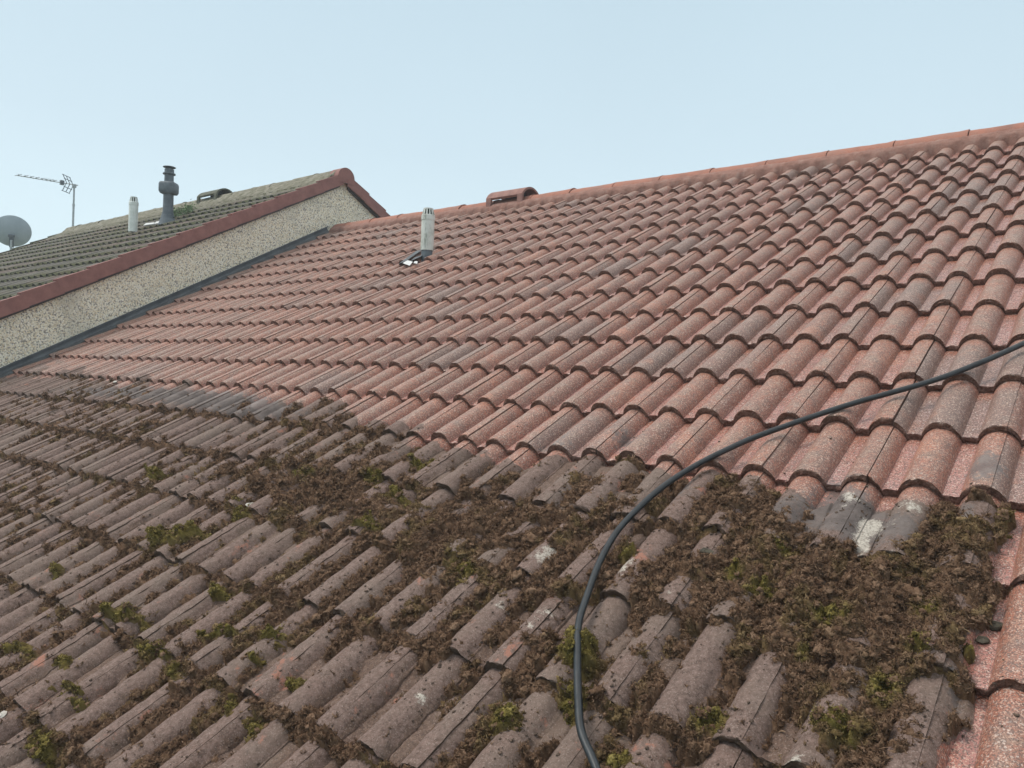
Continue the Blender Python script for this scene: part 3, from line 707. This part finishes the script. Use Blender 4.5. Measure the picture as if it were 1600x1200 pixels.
e = MB(); e.box(tuple(mt - [.028, .028, .05]), tuple(mt + [.028, .028, .012])); e.build('clamp', M['metal'], ant)
e = MB(); z = mb_[2] - .4
for zz in (z, z - .2):
    e = MB(); e.box((mb_[0] - .02, mb_[1] - .02, zz), (-14.82, mb_[1] + .02, zz + .03)); e.build('bracket', M['metal'], ant)

dc = atx(19, 361, -15.45); kd = float(RW[2] @ (dc - CW)) / F; rd = kd * 24.3
dish = empty('satellite_dish', (dc[0], dc[1], dc[2] - rd - .5), 'grey satellite dish seen from behind at the left edge, beyond the neighbouring roof', 'satellite dish')
nrm = FD * .86 - RT * .42 + np.array([0, 0, .30]); nrm /= np.linalg.norm(nrm)
up_ = np.array([0, 0, 1.0]); sd_ = np.cross(nrm, up_); sd_ /= np.linalg.norm(sd_); up2 = np.cross(sd_, nrm)
V = []; Fc = []; NR, NA = 10, 48
for side, off in ((0, 0.0), (1, .006)):
    for i in range(NR + 1):
        rr = i / NR
        for k in range(NA):
            a = 2 * math.pi * k / NA; V.append(tuple(dc + (sd_ * math.cos(a) * 1.08 + up2 * math.sin(a)) * rd * rr + nrm * (.075 * (rr * rr - 1) + off)))
    b0 = side * (NR + 1) * NA
    for i in range(NR):
        for k in range(NA):
            f = (b0 + i * NA + k, b0 + i * NA + (k + 1) % NA, b0 + (i + 1) * NA + (k + 1) % NA, b0 + (i + 1) * NA + k); Fc.append(f if side else f[::-1])
o0 = NR * NA; o1 = (NR + 1) * NA + NR * NA
Fc += [(o0 + k, o0 + (k + 1) % NA, o1 + (k + 1) % NA, o1 + k) for k in range(NA)]
meshobj('reflector', V, Fc, M['dish'], dish, smooth=True, autos=50)
def dp(a, b_, c): return tuple(dc + sd_ * a + up2 * b_ + nrm * c)
def orbox(mbv, a0, a1, b0, b1, c0, c1): mbv.hexa([dp(a0, b0, c0), dp(a1, b0, c0), dp(a1, b1, c0), dp(a0, b1, c0), dp(a0, b0, c1), dp(a1, b0, c1), dp(a1, b1, c1), dp(a0, b1, c1)])
b = MB(); orbox(b, -.05, .05, -.09, -.05, -.13, -.07); orbox(b, -.035, .035, -.28, -.06, -.12, -.085); b.build('back_bracket', M['vent'], dish, smooth=False)
b = MB(); b.tube([dp(0, -rd * 1.0, -.01), dp(0, -rd * 1.06, .05), tuple(dc - RT * kd * 17 - up2 * rd * .6 + nrm * .30)], .012, 8); b.build('arm', M['dark'], dish)
b = MB(); q = dc - RT * kd * 17 - up2 * rd * .6 + nrm * .30; b.tube([tuple(q + [0, 0, -.02]), tuple(q + [0, 0, .05]), tuple(q - nrm * .08 + [0, 0, .06])], .026, 10); b.build('receiver', M['white'], dish)
b = MB(); pb = np.array(dp(0, -.2, -.15)); b.tube([tuple(pb + [0, 0, .06]), (pb[0], pb[1], dc[2] - rd - .5), (-14.82, pb[1], dc[2] - rd - .5)], .02, 8); b.build('pole', M['metal'], dish)

# ------------------------------------------------------------------ hose
HP = [(1900, 385), (1740, 470), (1600, 537), (1524, 570), (1450, 597), (1325, 633), (1200, 675), (1140, 700), (1088, 728), (1040, 757), (1000, 790), (965, 832), (937, 878), (918, 925), (906, 975), (901, 1030), (902, 1085), (911, 1140), (926, 1190), (948, 1250), (985, 1330)]
hp3 = []
for i, (px, py) in enumerate(HP):
    wv = .0160 if i < 9 else .022
    q = at(px, py, wv); hp3.append(R2W(q[0] + .004 * math.sin(i * 2.1), q[1] + .003 * math.cos(i * 1.7), q[2]))
hp3 = np.array(hp3)
def cat(P, n=10):
    out = []
    for i in range(1, len(P) - 2):
        p0, p1, p2, p3 = P[i - 1:i + 3]
        for t in np.linspace(0, 1, n, endpoint=False): out.append(.5 * ((2 * p1) + (-p0 + p2) * t + (2 * p0 - 5 * p1 + 4 * p2 - p3) * t * t + (-p0 + 3 * p1 - 3 * p2 + p3) * t ** 3))
    out.append(P[-2]); return out
b = MB(); b.tube([tuple(p) for p in cat(hp3)], .0092, 16)
hs = b.build('hose', M['hose'], None, loc=tuple(hp3[8])); hs['label'] = 'thick dark blue black hose curving down across the red tiles and moss'; hs['category'] = 'hose'

# ------------------------------------------------------------------ moss, soil and debris on our roof
def boxblur(A, k):
    for axn in (0, 1):
        c = np.cumsum(np.pad(A, [(k + 1, k) if a == axn else (0, 0) for a in (0, 1)], mode='edge'), axis=axn)
        n_ = A.shape[axn]
        A = (np.take(c, np.arange(2 * k + 1, 2 * k + 1 + n_), axn) - np.take(c, np.arange(0, n_), axn)) / (2 * k + 1)
    return A
def greenness(u, v, X, Y):
    wx = (fbm(u, v, 20, 4, 211, .65) - .5) * 46; wy = (fbm(u, v, 20, 4, 215, .65) - .5) * 34
    gl = np.clip(blobs(X + wx, Y + wy, GREEN) * 1.1 * (.45 + 1.1 * fbm(u, v, 34, 3, 219)), 0, 1)
    n = fbm(u, v, 11, 4, 91); n2 = fbm(u, v, 40, 3, 92)
    return np.clip(np.maximum(gl * 1.3, .34 * sst(.55, .68, n)) * sst(.25, .5, n2 + gl * .3), 0, 1), gl
SOIL_OBJ = []
def moss_sheet():
    Vs, Fs, As, Gs = [], [], [], []; nb = 0; seeds = []; clods = []
    for (ulo, uhi, vlo, vhi, d) in ((-1.8, .52, -3.0, -1.15, .0042), (-4.2, -1.8, -3.3, -1.05, .0075), (-7.0, -4.2, -3.4, -1.0, .012)):
        U, V_ = np.meshgrid(np.arange(ulo, uhi + d / 2, d), np.arange(vlo, vhi + d / 2, d), indexing='ij')
        cov, dm, X, Y, pan = moss_fields(U, V_)
        gn, gl = greenness(U, V_, X, Y)
        cov = np.maximum(cov, (gl * 1.2 - .38) * (fbm(U, V_, 30, 3, 13) * 1.3))
        base = tileh(U, V_)
        k = max(1, int(.022 / d)); fill = boxblur(boxblur(np.maximum(base, -.05), k), k)
        th = sst(0, .5, cov)
        h = base * (1 - th * .85) + np.maximum(fill, base - .012) * th * .85
        qx = U + (fbm(U, V_, 30, 2, 31) - .5) * .03; qy = V_ + (fbm(U, V_, 30, 2, 33) - .5) * .03
        rough = fbm(U, V_, 60, 3, 61, .7); lump = fbm(U, V_, 12, 3, 62); w1 = np.clip(1 - worley(qx, qy, 30, 65), 0, 1); w2 = np.clip(1 - worley(qx, qy, 78, 67), 0, 1)
        billow = np.abs(fbm(U, V_, 55, 3, 63) - .5) * 2
        top = h + th * (.000 + .030 * (lump - .25) * th + .024 * (w1 - .25) * (.3 + th) + .010 * (w2 - .3) + .016 * (rough - .45)) + th * gl * .006
        top = top - .006 * (1 - sst(0, .10, cov))
        keep = (cov > 0) 
        kc = keep[:-1, :-1] | keep[1:, :-1] | keep[:-1, 1:] | keep[1:, 1:]
        idx = np.full(U.shape, -1); used = np.zeros(U.shape, bool)
        used[:-1, :-1] |= kc; used[1:, :-1] |= kc; used[:-1, 1:] |= kc; used[1:, 1:] |= kc
        idx[used] = np.arange(used.sum()) + nb; nb += used.sum()
        top = np.where(keep, top, base - .010)
        ju = (vnoise(U * 300, V_ * 300, 5) - .5) * d * .8; jv = (vnoise(U * 300, V_ * 300, 6) - .5) * d * .8
        Vs.append(R2W((U + ju)[used], (V_ + jv)[used], top[used]))
        a = idx[:-1, :-1][kc]; b_ = idx[1:, :-1][kc]; c = idx[1:, 1:][kc]; e = idx[:-1, 1:][kc]
        Fs.append(np.stack([a, b_, c, e], -1))
        As.append(np.clip(.05 + .5 * (rough - .2) + .45 * w2 + (vnoise(U * 160, V_ * 160, 8) - .5) * .4, 0, 1)[used]); Gs.append(gn[used])
        # seeds for the strands
        area = d * d; dens = np.where(keep, sst(0, .25, cov), 0)
        rho = {.0042: 45000, .0075: 18000, .012: 6000}[d]
        # clods: ragged lumps heaped on the sheet
        cr_ = {.0042: 7200, .0075: 4300, .012: 1700}[d]
        mc = RNG.random(U.shape) < np.clip((sst(-.05, .35, cov) + .13 * sst(-.30, -.02, cov)) * (dm > .45) * cr_ * area, 0, 1)
        clods.append((U[mc], V_[mc], np.maximum(top, base)[mc], gn[mc], th[mc], np.full(mc.sum(), d)))
        m = RNG.random(U.shape) < np.clip(dens * rho * area, 0, 1)
        seeds.append((U[m], V_[m], top[m], gn[m], th[m], d))
    o = meshobj('loose_moss', np.concatenate(Vs), np.concatenate(Fs), M['moss'], None, {'shade': np.concatenate(As), 'green': np.concatenate(Gs)}, smooth=True)
    o['kind'] = 'stuff'; o['label'] = 'loose brown and yellow green moss heaped over the muddy lower tiles'; o['category'] = 'moss'
    # clods
    import bmesh
    def ico(k):
        bm = bmesh.new(); bmesh.ops.create_icosphere(bm, subdivisions=k, radius=1)
        v = np.array([p.co[:] for p in bm.verts]); f = np.array([[q.index for q in g.verts] for g in bm.faces]); bm.free(); return v, f
    I2, I3 = ico(2), ico(3)
    cu, cv, cw, cg, ct, cd = [np.concatenate(x) for x in zip(*clods)]; n = len(cu)
    rad = (.0018 + .0095 * RNG.random(n) ** 2.6 * (.3 + .7 * ct)) * np.select([cd < .005, cd < .01], [1, 1.1], 1.35) + (RNG.random(n) < .02) * ct * RNG.uniform(.002, .008, n)
    CV, CF, CS, CG = [], [], [], []; nbv = 0; extra = []
    for sel, (iv, jf) in ((rad > .0075, I3), (rad <= .0075, I2)):
        k = np.where(sel)[0]; m_ = len(k); nv_ = len(iv)
        f = np.ones((m_, nv_))
        for q in range(4):
            dr = RNG.normal(size=(m_, 3)); dr /= np.linalg.norm(dr, axis=1)[:, None]; f += .17 / (1 + .35 * q) * np.sin((3 + 2.3 * q) * (iv @ dr.T).T + RNG.random((m_, 1)) * 6.28)
        f += RNG.uniform(-.24, .24, (m_, nv_))
        st = RNG.uniform(.7, 1.35, (m_, 3)); st[:, 2] *= .72
        P = iv[None] * f[..., None] * st[:, None, :] * rad[k][:, None, None]
        P = P + np.stack([cu[k], cv[k], cw[k] + rad[k] * .25], -1)[:, None, :]
        CV.append(R2W(P[..., 0].ravel(), P[..., 1].ravel(), P[..., 2].ravel())); CF.append((jf[None] + (nbv + np.arange(m_) * nv_)[:, None, None]).reshape(-1, 3)); nbv += m_ * nv_
        sh0 = RNG.random(m_)
        CS.append(np.clip((sh0 * .55)[:, None] + (f - .75) * .8 + RNG.uniform(-.1, .1, (m_, nv_)), 0, 1).ravel()); CG.append(np.repeat(cg[k] * (RNG.random(m_) < .68), nv_))
        # strand roots on the upper side of the clods
        top_ = (iv[:, 2] > -.2); pr_ = (RNG.random((m_, nv_)) < (.8 if nv_ > 100 else .6)) & top_[None]
        ii, jj = np.where(pr_); q = P[ii, jj]; extra.append((q[:, 0], q[:, 1], q[:, 2], cg[k][ii], np.ones(len(ii)), cd[k][ii], iv[jj]))
    oc = meshobj('moss_clods', np.concatenate(CV), np.concatenate(CF), M['moss'], o, {'shade': np.concatenate(CS), 'green': np.concatenate(CG)}); oc['kind'] = 'stuff'
    print('clods', n, 'verts', nbv)
    # strands
    VV, FF, AA, GG = [], [], [], []; nb = 0
    for sd_i in seeds + extra:
        u, v, w, g, th, d = sd_i[:6]; nrm_ = sd_i[6] if len(sd_i) > 6 else None
        n = len(u)
        if nrm_ is None: fac = {.0042: 1.0, .0075: 1.35, .012: 1.9}[d]
        else: fac = np.select([d < .005, d < .01], [.8, 1.1], 1.6); d = .0005
        L = (.003 + .016 * RNG.random(n) ** 2.2) * fac; wd = RNG.uniform(.0007, .0017, n) * fac * 1.15; wd = np.where(g > .4, wd * 1.2, wd); L = np.where(g > .4, np.minimum(L, .007 * fac) , L)
        a = RNG.random(n) * 2 * np.pi; el = RNG.uniform(-.15, .95, n)
        dirv = np.stack([np.cos(a) * np.cos(el), np.sin(a) * np.cos(el), np.sin(el)], -1)
        if nrm_ is not None: dirv = nrm_ + RNG.normal(0, .6, (n, 3)); dirv /= np.linalg.norm(dirv, axis=1)[:, None]
        s_ = np.stack([-np.sin(a), np.cos(a), RNG.uniform(-.8, .8, n)], -1); s_ /= np.linalg.norm(s_, axis=1)[:, None]
        p0 = np.stack([u + RNG.uniform(-d, d, n), v + RNG.uniform(-d, d, n), w + RNG.uniform(-.003, .002, n)], -1)
        bend = RNG.normal(0, .9, (n, 3))
        p1 = p0 + dirv * (L * .5)[:, None]; d2 = dirv + bend; d2[:, 2] -= .35; d2 /= np.linalg.norm(d2, axis=1)[:, None]
        p2 = p1 + d2 * (L * .5)[:, None]
        ws = wd[:, None] * s_
        P = np.stack([p0 - ws * .6, p0 + ws * .6, p1 + ws, p1 - ws, p2 + ws * .35, p2 - ws * .35], 1)
        VV.append(R2W(P[..., 0].ravel(), P[..., 1].ravel(), P[..., 2].ravel()))
        b0 = nb + np.arange(n) * 6; FF.append(np.stack([b0, b0 + 1, b0 + 2, b0 + 3], -1)); FF.append(np.stack([b0 + 3, b0 + 2, b0 + 4, b0 + 5], -1)); nb += n * 6
        sh = np.clip(RNG.random(n) ** 1.25, 0, 1); AA.append(np.repeat(sh, 6)); GG.append(np.repeat(np.clip(g + (RNG.random(n) - .5) * .3 * (g > .05), 0, 1), 6))
    o2 = meshobj('moss_strands', np.concatenate(VV), np.concatenate(FF), M['strand'], o, {'shade': np.concatenate(AA), 'green': np.concatenate(GG)})
    o2['kind'] = 'stuff'
    print('moss verts', sum(map(len, Vs)), 'strands', sum(map(len, VV)) // 6)
moss_sheet()
def crumbs(n, name, smin, smax, mat, thr, label):
    ulo, uhi, vlo, vhi = -7.0, 1.2, -3.4, -.6
    # denser near the camera
    u = uhi - (uhi - ulo) * RNG.random(n) ** 1.5; v = RNG.uniform(vlo, vhi, n)
    d = dirt_mask(u, v); cl = fbm(u, v, 7, 4, 101)
    near = (v < -3 * G) & (d <= .5)
    keep = (RNG.random(n) < np.where(d > .5, .06 + .94 * sst(.45, .62, cl) * (.35 + .65 * (prof(u) < .03)), np.where(near, .05 * sst(.45, .65, cl), 0)))
    u, v = u[keep], v[keep]; n = len(u)
    s = smin + (smax - smin) * RNG.random(n) ** 4.5
    base = np.array([(1, 0, 0), (-1, 0, 0), (0, 1, 0), (0, -1, 0), (0, 0, 1), (0, 0, -1), (.6, .6, .45), (-.6, .55, .4), (.55, -.6, .5), (-.6, -.6, .45)], float)
    Ft = np.array([(0, 6, 4), (6, 2, 4), (2, 7, 4), (7, 1, 4), (1, 9, 4), (9, 3, 4), (3, 8, 4), (8, 0, 4), (0, 5, 6), (6, 5, 2), (2, 5, 7), (7, 5, 1), (1, 5, 9), (9, 5, 3), (3, 5, 8), (8, 5, 0)])
    P = base[None] * (1 + RNG.uniform(-.35, .35, (n, 10, 1))) * s[:, None, None] * np.array([1.2, 1, .65]); 
    a = RNG.random(n) * 6.28; ca, sa = np.cos(a)[:, None], np.sin(a)[:, None]
    x = P[..., 0] * ca - P[..., 1] * sa; y = P[..., 0] * sa + P[..., 1] * ca
    w = tileh(u, v)[:, None] + P[..., 2] + s[:, None] * .2
    V = R2W((u[:, None] + x).ravel(), (v[:, None] + y).ravel(), w.ravel())
    Fq = (Ft[None] + (np.arange(n) * 10)[:, None, None]).reshape(-1, 3)
    o = meshobj(name, V, Fq, mat, None); o['kind'] = 'stuff'; o['label'] = label; o['category'] = 'soil crumbs'
crumbs(210000, 'soil_crumbs', .0009, .0052, M['crumb'], .5, 'dark crumbs of soil and dead moss scattered over the muddy tiles')

def pebble(name, px, py, size, mat, label, cat, flat=.5, seed=1, group=None):
    q = at(px, py, .0); u, v = q[0], q[1]; h = float(tileh(np.array(u), np.array(v))); q = at(px, py, h + size * .3); u, v = q[0], q[1]; h = float(tileh(np.array(u), np.array(v)))
    rs = np.random.default_rng(seed); n1, n2 = 8, 12; V = []; c = R2W(u, v, h + size * flat * .7)
    ph = rs.random(6) * 6.28
    for i in range(n1 + 1):
        th = math.pi * i / n1
        for k in range(n2):
            a = 2 * math.pi * k / n2; r = 1 + rs.uniform(-.12, .12) + .22 * math.sin(2 * a + ph[0]) * math.sin(th) + .15 * math.sin(3 * a + 2 * th + ph[1]) + .12 * math.cos(4 * th + ph[2] + a)
            V.append(tuple(R2W(u + size * r * math.sin(th) * math.cos(a) * 1.25, v + size * r * math.sin(th) * math.sin(a) * .85, h + size * flat * (.6 + r * math.cos(th)))))
    Fc = [(i * n2 + k, (i + 1) * n2 + k, (i + 1) * n2 + (k + 1) % n2, i * n2 + (k + 1) % n2) for i in range(n1) for k in range(n2)]
    o = meshobj(name, V, Fc, mat, None, smooth=True, loc=tuple(c), autos=50); o['label'] = label; o['category'] = cat
    if group: o['group'] = group
    return o
pebble('stone', 1552, 976, .016, M['stone'], 'larger dark stone lying in the clean pan beside the right edge of the moss', 'stone', seed=3, group='dark stones at the right edge of the moss')
pebble('stone', 1536, 998, .012, M['stone'], 'smaller dark stone just below the larger one, at the right edge of the moss', 'stone', seed=5, group='dark stones at the right edge of the moss')
pebble('stone', 1104, 862, .014, M['stone'], 'rounded grey green stone half sunk in moss left of the big moss heap', 'stone', seed=8)
pebble('tile_chip', 391, 788, .017, M['chip'], 'pale flat chip lying beside bright green moss on the muddy tiles', 'chip', .35, 11)
pebble('tile_chip', 183, 603, .016, M['chip'], 'tiny white chip on the grey stained tiles near the gable wall', 'chip', .3, 12)
pebble('tile_chip', 5, 1120, .013, M['chip'], 'white chip at the left edge of the photo on a muddy tile', 'chip', .4, 13)

# weeds rooted beside the neighbouring vent pipe
V, Fc, A = [], [], []
rs = np.random.default_rng(5)
for k in range(1400):
    f = rs.random(); px = 262 + 40 * f + rs.normal(0, 3); py = 341 - 15 * f + rs.normal(0, 2.0)
    q = atN(px, py, .0); hgt = (.05 + .05 * math.sin(f * 9) ** 2) * rs.random()
    p = np.array(R2W(q[0], q[1] + rs.normal(0, .03), NOFF - .02 + hgt)); a = rs.random() * 6.28; L = rs.uniform(.012, .030)
    d = np.array([math.cos(a), math.sin(a), rs.uniform(-.2, .9)]); s = np.array([-math.sin(a), math.cos(a), rs.uniform(-.5, .5)]) * L * .38
    b0 = len(V); V += [tuple(p), tuple(p + d * L * .5 + s), tuple(p + d * L), tuple(p + d * L * .5 - s)]; Fc.append((b0, b0 + 1, b0 + 2, b0 + 3)); A += [float(rs.random())] * 4
c0 = R2W(*atN(275, 338, 0)); wd = meshobj('weed_clump', V, Fc, M['weed'], None, {'shade': A}, loc=tuple(c0)); wd['label'] = 'small green weeds growing at the foot of the dark vent pipe on the neighbouring roof'; wd['category'] = 'plant'

# ------------------------------------------------------------------ ground
gm = meshobj('ground', [(-260, -260, -5), (260, -260, -5), (260, 260, -5), (-260, 260, -5)], [(0, 1, 2, 3)], M['ground'], None); gm['kind'] = 'structure'

# ------------------------------------------------------------------ thin mist
b = MB(); b.box((-262, -262, -6.0), (262, 262, 4.2))
hz = meshobj('haze', b.V, b.F, M['ground'], None)
mhz = bpy.data.materials.new('mist'); mhz.use_nodes = True; t_ = mhz.node_tree; t_.nodes.clear()
ov = t_.nodes.new('ShaderNodeOutputMaterial'); pv = t_.nodes.new('ShaderNodeVolumePrincipled')
pv.inputs['Color'].default_value = (.90, .95, 1, 1); pv.inputs['Density'].default_value = .005; pv.inputs['Anisotropy'].default_value = .2
t_.links.new(pv.outputs[0], ov.inputs['Volume']); hz.data.materials[0] = mhz; hz['kind'] = 'stuff'; hz['label'] = 'thin pale mist over the roofs'; hz['category'] = 'mist'
